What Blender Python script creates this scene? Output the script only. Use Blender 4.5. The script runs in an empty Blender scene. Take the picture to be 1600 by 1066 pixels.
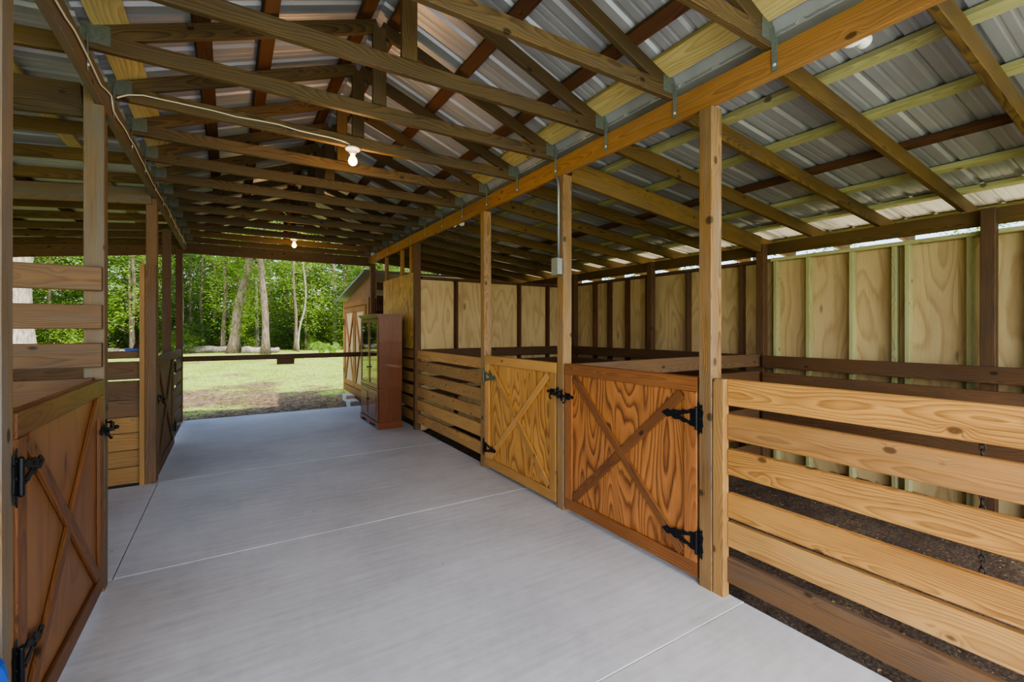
import bpy, bmesh, math, random
from mathutils import Vector as V
random.seed(7)
R = random.Random(11)
C = bpy.context.scene.collection
def lin(r, g, b):
    f = lambda c: (c/255/12.92) if c/255 <= .04045 else ((c/255+.055)/1.055)**2.4
    return (f(r), f(g), f(b), 1)

# ------------------------------------------------------------------ materials
def newmat(name):
    m = bpy.data.materials.new(name); m.use_nodes = True
    nt = m.node_tree; b = nt.nodes['Principled BSDF']
    return m, nt, b
class NG:
    def __init__(s, nt): s.nt = nt
    def n(s, t, **k):
        x = s.nt.nodes.new(t)
        for a, v in k.items(): setattr(x, a, v)
        return x
    def l(s, a, b): s.nt.links.new(a, b)
    def put(s, v, sock):
        if hasattr(v, 'is_linked') or hasattr(v, 'links'): s.l(v, sock)
        else: sock.default_value = v
    def math(s, op, a, b=None, c=None, clamp=False):
        x = s.n('ShaderNodeMath', operation=op); x.use_clamp = clamp
        s.put(a, x.inputs[0])
        if b is not None: s.put(b, x.inputs[1])
        if c is not None: s.put(c, x.inputs[2])
        return x.outputs[0]
    def vmath(s, op, a, b=None):
        x = s.n('ShaderNodeVectorMath', operation=op)
        s.put(a, x.inputs[0])
        if b is not None: s.put(b, x.inputs[1])
        return x.outputs[0]
    def noise(s, vec, scale, detail=2, rough=.5):
        x = s.n('ShaderNodeTexNoise'); s.l(vec, x.inputs['Vector'])
        x.inputs['Scale'].default_value = scale; x.inputs['Detail'].default_value = detail
        x.inputs['Roughness'].default_value = rough
        return x.outputs['Fac']
    def ramp(s, fac, stops):
        x = s.n('ShaderNodeValToRGB'); e = x.color_ramp.elements
        while len(e) < len(stops): e.new(.5)
        for i, (p, c) in enumerate(stops): e[i].position = p; e[i].color = c if len(c) == 4 else (*c, 1)
        s.l(fac, x.inputs[0]); return x.outputs[0]
    def mix(s, fac, a, b, mode='MIX'):
        x = s.n('ShaderNodeMix', data_type='RGBA', blend_type=mode)
        s.put(fac, x.inputs[0]); s.put(a, x.inputs[6]); s.put(b, x.inputs[7])
        return x.outputs[2]
    def bump(s, h, strength, dist, b):
        x = s.n('ShaderNodeBump'); x.inputs['Strength'].default_value = strength
        x.inputs['Distance'].default_value = dist
        s.l(h, x.inputs['Height']); s.l(x.outputs[0], b.inputs['Normal'])

def wood(name, light, dark, rough=.6, grey=0.0, ring=.010, contrast=1.0, knots=True):
    """sawn softwood: growth rings round a wandering pith, fibres, knots; 'g' = (along, across, through) in metres"""
    m, nt, b = newmat(name); g = NG(nt)
    at = g.n('ShaderNodeAttribute', attribute_name='g').outputs['Vector']
    oi = g.n('ShaderNodeObjectInfo').outputs['Random']
    off = g.n('ShaderNodeCombineXYZ'); g.l(g.math('MULTIPLY', oi, 37.0), off.inputs[0])
    vec = g.vmath('ADD', at, off.outputs[0])
    sep = g.n('ShaderNodeSeparateXYZ'); g.l(vec, sep.inputs[0])
    # knots
    kv = g.vmath('MULTIPLY', vec, (5.2, 9.0, 5.0))
    vo = g.n('ShaderNodeTexVoronoi'); g.l(kv, vo.inputs['Vector']); vo.inputs['Scale'].default_value = 1.0
    kd = vo.outputs['Distance']
    sc_ = g.n('ShaderNodeSeparateColor'); g.l(vo.outputs['Color'], sc_.inputs[0])
    keep = g.math('GREATER_THAN', sc_.outputs[0], .52)
    knear = g.math('MULTIPLY', keep, g.math('SUBTRACT', 1.0, g.math('MULTIPLY', kd, 2.6), clamp=True))
    w1 = g.noise(g.vmath('MULTIPLY', vec, (1.1, 3.0, 3.0)), 1.0, 1)
    w2 = g.noise(g.vmath('MULTIPLY', vec, (3.5, 14, 14)), 1.0, 2)
    yz = g.n('ShaderNodeCombineXYZ'); g.l(sep.outputs[1], yz.inputs[1]); g.l(sep.outputs[2], yz.inputs[2])
    ln = g.n('ShaderNodeVectorMath', operation='LENGTH'); g.l(yz.outputs[0], ln.inputs[0])
    rr = g.math('ADD', ln.outputs['Value'], g.math('MULTIPLY', w1, .13))
    rr = g.math('ADD', rr, g.math('MULTIPLY', w2, .016))
    rr = g.math('ADD', rr, g.math('MULTIPLY', g.math('POWER', knear, 2.0), .035))
    s = g.math('FRACT', g.math('DIVIDE', rr, ring))
    band = g.ramp(s, [(0, (0, 0, 0)), (.55, (.45,)*3), (.86, (1, 1, 1)), (1, (0, 0, 0))])
    fib = g.noise(g.vmath('MULTIPLY', vec, (4, 190, 190)), 1.0, 3, .65)
    blot = g.noise(g.vmath('MULTIPLY', vec, (1.3, 5, 5)), 1.0, 3, .6)
    f = g.math('ADD', g.math('MULTIPLY', band, .50*contrast), g.math('MULTIPLY', g.math('SUBTRACT', blot, .42), 1.1))
    f = g.math('ADD', f, g.math('MULTIPLY', g.math('SUBTRACT', fib, .5), .95), clamp=True)
    col = g.mix(f, light, dark)
    if grey > 0:
        gn = g.noise(g.vmath('MULTIPLY', vec, (2.0, 22, 22)), 1.0, 3)
        gf = g.math('MULTIPLY', g.math('SUBTRACT', gn, .38), 3.0*grey, clamp=True)
        v = sum(light[:3])/3*.95
        col = g.mix(gf, col, (v*1.0, v*.93, v*.84, 1))
    if knots:
        kf = g.ramp(kd, [(0, (1, 1, 1)), (.10, (.95,)*3), (.15, (0, 0, 0))])
        col = g.mix(g.math('MULTIPLY', g.math('MULTIPLY', kf, .8), keep), col, tuple(c*.32 for c in dark[:3])+(1,))
    tn = g.n('ShaderNodeAttribute', attribute_name='tint').outputs['Fac']
    val = g.math('MULTIPLY', tn, g.math('MULTIPLY_ADD', oi, .30, .85))
    hs = g.n('ShaderNodeHueSaturation'); g.l(col, hs.inputs['Color']); g.l(val, hs.inputs['Value'])
    g.l(hs.outputs[0], b.inputs['Base Color'])
    b.inputs['Roughness'].default_value = rough
    b.inputs['Specular IOR Level'].default_value = .35
    hgt = g.math('ADD', g.math('MULTIPLY', band, -.4), fib)
    g.bump(hgt, .35, .002, b)
    return m

def plywood(name, light, dark, K=9, rough=.5, contrast=1.0, stretch=(1.0, 4.2, 4.2)):
    m, nt, b = newmat(name); g = NG(nt)
    at = g.n('ShaderNodeAttribute', attribute_name='g').outputs['Vector']
    oi = g.n('ShaderNodeObjectInfo').outputs['Random']
    off = g.n('ShaderNodeCombineXYZ'); g.l(g.math('MULTIPLY', oi, 61.0), off.inputs[0])
    vec = g.vmath('ADD', at, off.outputs[0])
    h = g.noise(g.vmath('MULTIPLY', vec, stretch), 1.0, 1.2, .4)
    h2 = g.noise(g.vmath('MULTIPLY', vec, (8, 30, 30)), 1.0, 2)
    hh = g.math('ADD', g.math('MULTIPLY', h, K), g.math('MULTIPLY', h2, .30))
    s = g.math('FRACT', hh)
    band = g.ramp(s, [(0, (0, 0, 0)), (.5, (.35,)*3), (.80, (1, 1, 1)), (1, (.0,)*3)])
    fib = g.noise(g.vmath('MULTIPLY', vec, (5, 170, 170)), 1.0, 3, .65)
    blot = g.noise(g.vmath('MULTIPLY', vec, (1.2, 3, 3)), 1.0, 3)
    f = g.math('ADD', g.math('MULTIPLY', band, .75*contrast), g.math('MULTIPLY', g.math('SUBTRACT', fib, .5), .9))
    f = g.math('ADD', f, g.math('MULTIPLY', g.math('SUBTRACT', blot, .45), .9), clamp=True)
    col = g.mix(f, light, dark)
    vo = g.n('ShaderNodeTexVoronoi'); g.l(g.vmath('MULTIPLY', vec, (1.4, 4.0, 4.0)), vo.inputs['Vector']); vo.inputs['Scale'].default_value = 1.0
    kf = g.ramp(vo.outputs['Distance'], [(0, (1, 1, 1)), (.055, (.8,)*3), (.10, (0, 0, 0))])
    col = g.mix(g.math('MULTIPLY', kf, .75), col, tuple(c*.35 for c in dark[:3])+(1,))
    tn = g.n('ShaderNodeAttribute', attribute_name='tint').outputs['Fac']
    hs = g.n('ShaderNodeHueSaturation'); g.l(col, hs.inputs['Color']); g.l(tn, hs.inputs['Value'])
    g.l(hs.outputs[0], b.inputs['Base Color'])
    b.inputs['Roughness'].default_value = rough
    b.inputs['Specular IOR Level'].default_value = .4
    g.bump(fib, .2, .001, b)
    return m

def flat(name, col, rough=.5, metal=0, noise=0.0, scale=20, spec=.5):
    m, nt, b = newmat(name); g = NG(nt)
    b.inputs['Roughness'].default_value = rough; b.inputs['Metallic'].default_value = metal
    b.inputs['Specular IOR Level'].default_value = spec
    tc = g.n('ShaderNodeTexCoord').outputs['Object']
    nz = g.noise(tc, scale, 3)
    c2 = tuple(max(0, c*(1-noise)) for c in col[:3])+(1,)
    c1 = tuple(c*(1+noise) for c in col[:3])+(1,)
    g.l(g.mix(nz, c1, c2), b.inputs['Base Color'])
    return m

M = {}
M['honey']  = wood('wood_honey', lin(188, 138, 76), lin(112, 72, 34), .55, ring=.0085, contrast=1.2)
M['post']   = wood('wood_post', lin(160, 122, 72), lin(84, 56, 30), .6, .4, ring=.007, contrast=1.3)
M['post_grey'] = wood('wood_post_grey', lin(126, 104, 76), lin(74, 56, 38), .75, .8, ring=.006)
M['beam']   = wood('wood_beam', lin(166, 120, 68), lin(102, 68, 36), .6, .1, ring=.008)
M['truss']  = wood('wood_truss', lin(104, 82, 48), lin(50, 36, 20), .65, .25, ring=.008, contrast=1.3)
M['rafter'] = wood('wood_rafter', lin(120, 92, 46), lin(60, 42, 20), .6, .15, ring=.008, contrast=1.3)
M['brown']  = wood('wood_brown', lin(108, 76, 46), lin(60, 40, 24), .65, .25)
M['purlin'] = wood('wood_purlin', lin(100, 66, 40), lin(54, 34, 22), .65)
M['pale']   = wood('wood_pale', lin(196, 178, 122), lin(140, 118, 68), .65, ring=.016)
M['green']  = wood('wood_green', lin(176, 172, 118), lin(122, 114, 72), .65, .2)
M['grey']   = wood('wood_grey', lin(158, 138, 112), lin(100, 80, 62), .75, .7)
M['slat']   = wood('wood_slat', lin(118, 88, 58), lin(68, 46, 30), .65, .35)
M['tan']    = wood('wood_tan', lin(176, 134, 78), lin(118, 80, 42), .6, .1)
M['stain']  = wood('wood_stain', lin(150, 96, 54), lin(88, 52, 28), .42)
M['stain_dark'] = wood('wood_stain_dark', lin(124, 80, 46), lin(74, 44, 26), .42)
M['stain_honey'] = wood('wood_stain_honey', lin(180, 134, 76), lin(120, 80, 40), .42)
M['ply_orange'] = plywood('ply_orange', lin(178, 116, 64), lin(84, 48, 26), 17, .4, 1.1, (.8, 4.6, 4.6))
M['ply_honey'] = plywood('ply_honey', lin(196, 142, 74), lin(122, 76, 34), 15, .42, 1.0)
M['ply_brown'] = plywood('ply_brown', lin(142, 98, 60), lin(100, 64, 38), 6, .42, .6)
M['ply_pale'] = plywood('ply_pale', lin(204, 178, 130), lin(166, 134, 90), 7, .65, .75)
M['ply_olive'] = plywood('ply_olive', lin(186, 152, 84), lin(120, 86, 40), 12, .6, 1.1, (4.2, 1.2, 4.2))
M['iron'] = flat('black_iron', lin(30, 31, 34), .45, .6, .3, 60)
M['iron_old'] = flat('verdigris_iron', lin(92, 104, 84), .6, .5, .4, 50)
M['zinc'] = flat('galvanised', lin(150, 158, 156), .45, .7, .25, 70)
M['plate'] = flat('gusset_plate', lin(100, 104, 94), .5, .3, .35, 60)
M['screw'] = flat('screw', lin(215, 215, 210), .4, .5)
M['porcelain'] = flat('porcelain', lin(238, 234, 224), .3)
M['wire'] = flat('wire', lin(206, 198, 172), .5)
M['cherry'] = None
M['bluetarp'] = flat('blue_tarp', lin(40, 84, 168), .45, 0, .35, 25)
M['hinge_dark'] = flat('dark_iron', lin(52, 44, 38), .5, .5)
M['shedroof'] = flat('shed_roof_metal', lin(112, 120, 116), .5, .3, .1)
M['brick'] = flat('pale_block', lin(170, 164, 152), .9, 0, .2)

def cherry():
    m = wood('cherry_veneer', lin(112, 64, 36), lin(72, 38, 20), .32, 0, ring=.02, contrast=.5, knots=False)
    m.node_tree.nodes['Principled BSDF'].inputs['Coat Weight'].default_value = .3
    return m
M['cherry'] = cherry()

def metal_roof():
    m, nt, b = newmat('galvalume_sheet'); g = NG(nt)
    tc = g.n('ShaderNodeTexCoord').outputs['Object']
    n = g.noise(g.vmath('MULTIPLY', tc, (1, 3, 1)), 1.3, 4)
    col = g.ramp(n, [(.3, lin(156, 157, 164)), (.7, lin(180, 181, 187))])
    g.l(col, b.inputs['Base Color'])
    b.inputs['Metallic'].default_value = .45
    g.l(g.math('MULTIPLY_ADD', n, .15, .40), b.inputs['Roughness'])
    return m
M['roof'] = metal_roof()

def concrete():
    m, nt, b = newmat('concrete'); g = NG(nt)
    tc = g.n('ShaderNodeTexCoord').outputs['Object']
    n1 = g.noise(tc, .9, 5, .6); n2 = g.noise(tc, 14, 4, .6); n3 = g.noise(tc, 130, 2)
    sw = g.noise(g.vmath('MULTIPLY', tc, (.7, 9, 1)), 3, 3)
    f = g.math('ADD', g.math('MULTIPLY', n1, .55), g.math('MULTIPLY', n2, .2))
    f = g.math('ADD', f, g.math('MULTIPLY', sw, .25))
    col = g.ramp(f, [(.32, lin(158, 156, 156)), (.5, lin(182, 181, 181)), (.68, lin(200, 200, 201))])
    vo = g.n('ShaderNodeTexVoronoi'); g.l(tc, vo.inputs['Vector']); vo.inputs['Scale'].default_value = 2.3
    sp = g.ramp(vo.outputs['Distance'], [(0, (1, 1, 1)), (.018, (1, 1, 1)), (.03, (0, 0, 0))])
    col = g.mix(g.math('MULTIPLY', sp, .5), col, lin(96, 84, 70))
    g.l(col, b.inputs['Base Color'])
    g.l(g.math('MULTIPLY_ADD', n2, .3, .42), b.inputs['Roughness'])
    g.bump(n3, .15, .002, b)
    return m
M['concrete'] = concrete()

def dirt():
    m, nt, b = newmat('stall_soil'); g = NG(nt)
    tc = g.n('ShaderNodeTexCoord').outputs['Object']
    n = g.noise(tc, 60, 6, .75); n1 = g.noise(tc, 2, 3)
    f = g.math('ADD', g.math('MULTIPLY', n, .75), g.math('MULTIPLY', n1, .25))
    col = g.ramp(f, [(.36, lin(40, 32, 26)), (.5, lin(84, 68, 54)), (.64, lin(132, 112, 88))])
    g.l(col, b.inputs['Base Color']); b.inputs['Roughness'].default_value = .95
    g.bump(n, .8, .02, b)
    return m
M['dirt'] = dirt()

def lawn():
    m, nt, b = newmat('lawn_ground'); g = NG(nt)
    tc = g.n('ShaderNodeTexCoord').outputs['Object']
    n1 = g.noise(tc, .5, 4, .6); n2 = g.noise(tc, 9, 5, .7)
    sep = g.n('ShaderNodeSeparateXYZ'); g.l(tc, sep.inputs[0])
    near = g.math('SUBTRACT', 1.0, g.math('DIVIDE', g.math('ABSOLUTE', g.math('SUBTRACT', sep.outputs[1], 10.5)), 6.5), clamp=True)
    gr = g.ramp(n2, [(.3, lin(70, 96, 30)), (.5, lin(122, 142, 52)), (.7, lin(178, 182, 84))])
    di = g.ramp(n2, [(.35, lin(40, 30, 20)), (.5, lin(88, 68, 46)), (.66, lin(140, 118, 84))])
    f = g.math('ADD', g.math('MULTIPLY', n1, 1.0), g.math('MULTIPLY', near, .28))
    ff = g.ramp(f, [(.55, (0, 0, 0)), (.66, (1, 1, 1))])
    g.l(g.mix(ff, gr, di), b.inputs['Base Color']); b.inputs['Roughness'].default_value = .95
    g.bump(n2, .6, .05, b)
    return m
M['lawn'] = lawn()

def leafmat(name, c1, c2, trans=.35):
    m, nt, b = newmat(name); g = NG(nt)
    tn = g.n('ShaderNodeAttribute', attribute_name='tint').outputs['Fac']
    oi = g.n('ShaderNodeObjectInfo').outputs['Random']
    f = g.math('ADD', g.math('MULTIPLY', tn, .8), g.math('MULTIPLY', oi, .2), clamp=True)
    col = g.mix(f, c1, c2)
    b.inputs['Roughness'].default_value = .6
    b.inputs['Specular IOR Level'].default_value = .25
    g.l(col, b.inputs['Base Color'])
    tr = g.n('ShaderNodeBsdfTranslucent'); g.l(g.mix(.5, col, (.35, .5, .05, 1)), tr.inputs['Color'])
    mx = g.n('ShaderNodeMixShader'); mx.inputs[0].default_value = trans
    out = nt.nodes['Material Output']
    g.l(b.outputs[0], mx.inputs[1]); g.l(tr.outputs[0], mx.inputs[2]); g.l(mx.outputs[0], out.inputs['Surface'])
    return m
M['leaf'] = leafmat('leaf_mid', lin(52, 84, 34), lin(130, 160, 78))
M['leaf_light'] = leafmat('leaf_light', lin(72, 112, 40), lin(160, 186, 88))
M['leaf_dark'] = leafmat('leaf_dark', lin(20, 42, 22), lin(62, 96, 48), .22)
M['blade'] = leafmat('grass_blade', lin(84, 116, 32), lin(172, 184, 72), .35)
M['litter'] = leafmat('litter', lin(70, 50, 34), lin(160, 130, 96), .05)

def bark(name, a, bb):
    m, nt, b = newmat(name); g = NG(nt)
    tc = g.n('ShaderNodeTexCoord').outputs['Object']
    n = g.noise(g.vmath('MULTIPLY', tc, (9, 9, 1.6)), 1.6, 5, .7)
    g.l(g.ramp(n, [(.35, a), (.62, bb)]), b.inputs['Base Color'])
    b.inputs['Roughness'].default_value = .9
    g.bump(n, .7, .05, b)
    return m
M['bark'] = bark('bark_grey', lin(62, 54, 44), lin(128, 114, 96))
M['bark_pale'] = bark('bark_pale', lin(96, 88, 78), lin(166, 156, 142))
M['bark_dark'] = bark('bark_dark', lin(56, 48, 38), lin(112, 98, 80))

def glassmat():
    m, nt, b = newmat('cabinet_glass'); 
    b.inputs['Base Color'].default_value = (.9, .95, .92, 1)
    b.inputs['Roughness'].default_value = .02
    b.inputs['Transmission Weight'].default_value = .0
    b.inputs['Alpha'].default_value = .45
    b.inputs['Base Color'].default_value = (.02, .025, .02, 1)
    b.inputs['Specular IOR Level'].default_value = 1.0
    b.inputs['Coat Weight'].default_value = 1.0; b.inputs['Coat Roughness'].default_value = .01
    b.inputs['Coat IOR'].default_value = 2.0
    return m
M['glass'] = glassmat()

def bulbmat():
    m, nt, b = newmat('lit_bulb')
    b.inputs['Base Color'].default_value = (1, .85, .6, 1)
    b.inputs['Emission Color'].default_value = (1, .5, .14, 1)
    b.inputs['Emission Strength'].default_value = 16
    return m
M['bulb'] = bulbmat()
M['bulb_off'] = flat('unlit_bulb', lin(232, 230, 222), .15)

# ------------------------------------------------------------------ mesh builder
class MB:
    def __init__(s):
        s.v = []; s.f = []; s.g = []; s.t = []
    def add(s, vs, fs, gs=None, tint=1.0):
        o = len(s.v); s.v += [tuple(x) for x in vs]
        s.f += [tuple(o+i for i in f) for f in fs]
        s.g += [tuple(x) for x in (gs or vs)]
        s.t += [tint]*len(vs) if not isinstance(tint, list) else tint
        return s
    def board(s, a, b, wd, w, t, tint=None, bend=0.0, ch=.003, seg=None):
        """sawn timber from a to b; w measured along wd, t across it"""
        a, b = V(a), V(b); L = (b-a).length; ld = (b-a)/L; wd = V(wd)
        wd = (wd-ld*wd.dot(ld)).normalized(); td = ld.cross(wd)
        ch = min(ch, w*.2, t*.2)
        n = seg or (max(1, int(L/.35)) if bend else 1)
        go = (R.uniform(0, 40), R.uniform(-.09, .09), R.choice([-1, 1])*R.uniform(.015, .10))
        tint = tint if tint is not None else R.uniform(.86, 1.14)
        hw, ht = w/2, t/2
        prof = [(-hw+ch, -ht), (hw-ch, -ht), (hw, -ht+ch), (hw, ht-ch), (hw-ch, ht), (-hw+ch, ht), (-hw, ht-ch), (-hw, -ht+ch)]
        b1, b2 = R.uniform(-1, 1)*bend, R.uniform(-1, 1)*bend; ph = R.uniform(0, 3)
        vs, gs, fs = [], [], []
        for i in range(n+1):
            u = i/n; e = math.sin(u*math.pi)
            ow = b1*e + b2*.5*e*math.sin(u*6+ph); ot = b2*e
            for (p, q) in prof:
                vs.append(a+ld*(L*u)+wd*(p+ow)+td*(q+ot)); gs.append((L*u+go[0], p+go[1], q+go[2]))
        for i in range(n):
            for k in range(8):
                k2 = (k+1) % 8
                fs.append((i*8+k, i*8+k2, (i+1)*8+k2, (i+1)*8+k))
        fs.append(tuple(range(7, -1, -1))); fs.append(tuple(n*8+k for k in range(8)))
        return s.add(vs, fs, gs, tint)
    def box(s, x0, x1, y0, y1, z0, z1, axis=None, **k):
        d = [x1-x0, y1-y0, z1-z0]; c = [(x0+x1)/2, (y0+y1)/2, (z0+z1)/2]
        if axis is None: axis = d.index(max(d))
        rest = [i for i in range(3) if i != axis]
        wi = rest[0] if d[rest[0]] >= d[rest[1]] else rest[1]; ti = [i for i in rest if i != wi][0]
        a, b = list(c), list(c); a[axis] -= d[axis]/2; b[axis] += d[axis]/2
        wd = [0, 0, 0]; wd[wi] = 1
        return s.board(a, b, wd, d[wi], d[ti], **k)
    def tube(s, pts, rad, n=8, cap=True, tint=1.0):
        pts = [V(p) for p in pts]; rs = rad if isinstance(rad, (list, tuple)) else [rad]*len(pts)
        vs, fs = [], []; pu = None
        for i, p in enumerate(pts):
            d = (pts[min(i+1, len(pts)-1)]-pts[max(i-1, 0)]).normalized()
            u = V((0, 0, 1)) if abs(d.z) < .9 else V((1, 0, 0))
            if pu is not None: u = pu
            u = (u-d*u.dot(d)).normalized(); pu = u; w = d.cross(u)
            for k in range(n):
                a = 2*math.pi*k/n; vs.append(p+(u*math.cos(a)+w*math.sin(a))*rs[i])
        for i in range(len(pts)-1):
            for k in range(n):
                k2 = (k+1) % n; fs.append((i*n+k, i*n+k2, (i+1)*n+k2, (i+1)*n+k))
        if cap: fs.append(tuple(range(n-1, -1, -1))); fs.append(tuple((len(pts)-1)*n+k for k in range(n)))
        return s.add(vs, fs, None, tint)
    def lathe(s, o, prof, axis=(0, 0, 1), n=16):
        o, ax = V(o), V(axis).normalized(); u = ax.orthogonal().normalized(); w = ax.cross(u)
        vs, fs = [], []
        for (r, h) in prof:
            for k in range(n):
                a = 2*math.pi*k/n; vs.append(o+ax*h+(u*math.cos(a)+w*math.sin(a))*max(r, 1e-4))
        for i in range(len(prof)-1):
            for k in range(n):
                k2 = (k+1) % n; fs.append((i*n+k, i*n+k2, (i+1)*n+k2, (i+1)*n+k))
        fs.append(tuple(range(n-1, -1, -1))); fs.append(tuple((len(prof)-1)*n+k for k in range(n)))
        return s.add(vs, fs)
    def plate(s, loops, o, ux, uy, t):
        """flat plate cut from 2-D loops (first the outline, then holes), thickness t along ux x uy"""
        o, ux, uy = V(o), V(ux), V(uy); nn = ux.cross(uy)
        bm = bmesh.new(); es = []
        for lp in loops:
            vv = [bm.verts.new((p[0], p[1], 0)) for p in lp]
            es += [bm.edges.new((vv[i], vv[(i+1) % len(vv)])) for i in range(len(vv))]
        r = bmesh.ops.triangle_fill(bm, use_beauty=True, use_dissolve=False, edges=es)
        ff = [f for f in r['geom'] if isinstance(f, bmesh.types.BMFace)]
        r = bmesh.ops.extrude_face_region(bm, geom=ff)
        for v in r['geom']:
            if isinstance(v, bmesh.types.BMVert): v.co.z = t
        bmesh.ops.recalc_face_normals(bm, faces=bm.faces)
        bm.verts.index_update()
        vs = [o+ux*v.co.x+uy*v.co.y+nn*v.co.z for v in bm.verts]
        fs = [tuple(v.index for v in f.verts) for f in bm.faces]
        bm.free(); return s.add(vs, fs)
    def build(s, name, mat, parent=None, smooth=False, origin=None):
        me = bpy.data.meshes.new(name)
        off = V((0, 0, 0)) if origin is None else V(origin)
        if parent is not None:
            p = parent
            while p.parent: p = p.parent
            off = p.location.copy()
        me.from_pydata([(x[0]-off.x, x[1]-off.y, x[2]-off.z) for x in s.v], [], s.f)
        a = me.attributes.new('g', 'FLOAT_VECTOR', 'POINT'); a.data.foreach_set('vector', [c for q in s.g for c in q])
        a = me.attributes.new('tint', 'FLOAT', 'POINT'); a.data.foreach_set('value', s.t)
        if smooth: me.polygons.foreach_set('use_smooth', [True]*len(me.polygons))
        me.validate(); me.update()
        me.materials.append(mat)
        ob = bpy.data.objects.new(name, me); C.objects.link(ob)
        if parent is not None: ob.parent = parent
        elif origin is not None: ob.location = off
        return ob

def tag(o, label=None, cat=None, group=None, kind=None):
    if label: o['label'] = label
    if cat: o['category'] = cat
    if group: o['group'] = group
    if kind: o['kind'] = kind
    return o
def empty(name, loc, label=None, cat=None, group=None, kind=None):
    o = bpy.data.objects.new(name, None); o.location = loc; C.objects.link(o)
    o.empty_display_size = .1
    return tag(o, label, cat, group, kind)
def copy_tree(o, loc=None, parent=None):
    c = o.copy(); C.objects.link(c)
    if parent is not None: c.parent = parent
    if loc is not None: c.location = loc
    for ch in list(o.children): copy_tree(ch, None, c)
    return c
ORD = ['first', 'second', 'third', 'fourth', 'fifth', 'sixth', 'seventh', 'eighth', 'ninth', 'tenth', 'eleventh', 'twelfth', 'thirteenth', 'fourteenth', 'fifteenth', 'sixteenth', 'seventeenth']

# ------------------------------------------------------------------ dimensions
XR, XL = 2.333, -.613            # aisle faces of the two post lines
XB = 5.25                        # face of the back posts
YE = 9.17                        # far end
YN = -1.1                        # near end
RIDGE = .86
GT = lambda x: 3.60-.383*abs(x-RIDGE)            # top of the truss top chord
WB = lambda x: 2.83-.1115*(x-2.42)               # underside of the lean-to rafters (right)
WBL = lambda x: 2.83-.0895*(-.70-x)              # same, left
TY = [1.29+.605*k for k in range(-3, 14)]

# ------------------------------------------------------------------ setting
fl = MB()
def slab(x0, x1, y0, y1):
    e = .003
    fl.box(x0+e, x1-e, y0+e, y1-e, -.13, 0, ch=.004, tint=1)
slab(-.66, 2.40, YN-1.2, 1.45); slab(-.66, 2.40, 1.45, 3.575); slab(-.6, 2.40, 3.575, 5.6); slab(-.66, 2.40, 5.6, 9.13)
slab(-3.7, -.6, 3.575, 5.6)
tag(fl.build('floor', M['concrete']), kind='structure')

def rough_ground(name, x0, x1, y0, y1, z, amp, step, mat):
    nx, ny = int((x1-x0)/step), int((y1-y0)/step)
    rr = random.Random(5); vs, fs = [], []
    for j in range(ny+1):
        for i in range(nx+1):
            x, y = x0+(x1-x0)*i/nx, y0+(y1-y0)*j/ny
            h = amp*(math.sin(x*2.1+y*1.3)*.4+math.sin(x*5.3-y*4.1)*.25+rr.uniform(-.5, .5))
            vs.append((x, y, z+h))
    for j in range(ny):
        for i in range(nx):
            a = j*(nx+1)+i; fs.append((a, a+1, a+nx+2, a+nx+1))
    m = MB(); m.add(vs, fs); return tag(m.build(name, mat, smooth=True), kind='structure')
rough_ground('floor_2', 2.39, 5.5, YN, 9.1, -.045, .03, .06, M['dirt'])
rough_ground('floor_3', -3.7, -.65, YN, 3.56, -.045, .03, .1, M['dirt'])
rough_ground('floor_4', -3.7, -.65, 5.61, 9.1, -.045, .03, .1, M['dirt'])
gm = MB()
rr = random.Random(3)
def gz(x, y): return -.15+.05*math.sin(x*.5+1)*math.sin(y*.37)+.02*math.sin(x*1.7+y)
vs, fs = [], []
xs = [-60+i*1.2 for i in range(101)]; ys = [-30+j*1.2 for j in range(101)]
for y in ys:
    for x in xs:
        inside = -4.2 < x < 6 and -1.5 < y < 9
        vs.append((x, y, gz(x, y)-(.03 if inside else 0)))
for j in range(100):
    for i in range(100):
        a = j*101+i; fs.append((a, a+1, a+102, a+101))
gm.add(vs, fs)
tag(gm.build('ground', M['lawn'], smooth=True), kind='structure')

m = MB(); vs = [(5.6+i*.8, -8+j*.8, gz(5.6+i*.8, -8+j*.8)+.03) for j in range(30) for i in range(8)]  # pale ground strip out of view, added to bounce warm light under the eave
m.add(vs, [(j*8+i, j*8+i+1, j*8+i+9, j*8+i+8) for j in range(29) for i in range(7)])
M['bounce'] = flat('pale_bounce', lin(216, 202, 160), .95, 0, .15, 4)
tag(m.build('bounce_strip', M['bounce'], smooth=True), kind='structure')
# scattered bits: shavings in the stalls, leaf litter, grass
def scatter(name, n, region, zf, size, mat, label, cat, tintr=(0, 1), blade=False, dens=None, seed=1):
    rr = random.Random(seed); m = MB(); vs, fs, ts = [], [], []
    for i in range(n):
        x, y = rr.uniform(region[0], region[1]), rr.uniform(region[2], region[3])
        if dens and not dens(x, y, rr): continue
        z = zf(x, y); s = size*rr.uniform(.5, 1.3); a = rr.uniform(0, 6.283); t = rr.uniform(*tintr); k = len(vs)
        if blade:
            dx, dy = math.cos(a)*s*.10, math.sin(a)*s*.10; lx, ly = rr.uniform(-.5, .5)*s, rr.uniform(-.5, .5)*s
            vs += [(x-dx, y-dy, z-.01), (x+dx, y+dy, z-.01), (x+lx, y+ly, z+s)]; fs.append((k, k+1, k+2)); ts += [t]*3
        else:
            dx, dy = math.cos(a)*s, math.sin(a)*s; ex, ey = -dy*.5, dx*.5; h = rr.uniform(0, .6)*s
            vs += [(x-dx, y-dy, z), (x+ex, y+ey, z+h), (x+dx, y+dy, z+.003), (x-ex, y-ey, z+.2*h)]; fs.append((k, k+1, k+2, k+3)); ts += [t]*4
    m.add(vs, fs, None, ts)
    o = m.build(name, mat); return tag(o, label, cat, kind='stuff')
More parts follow.
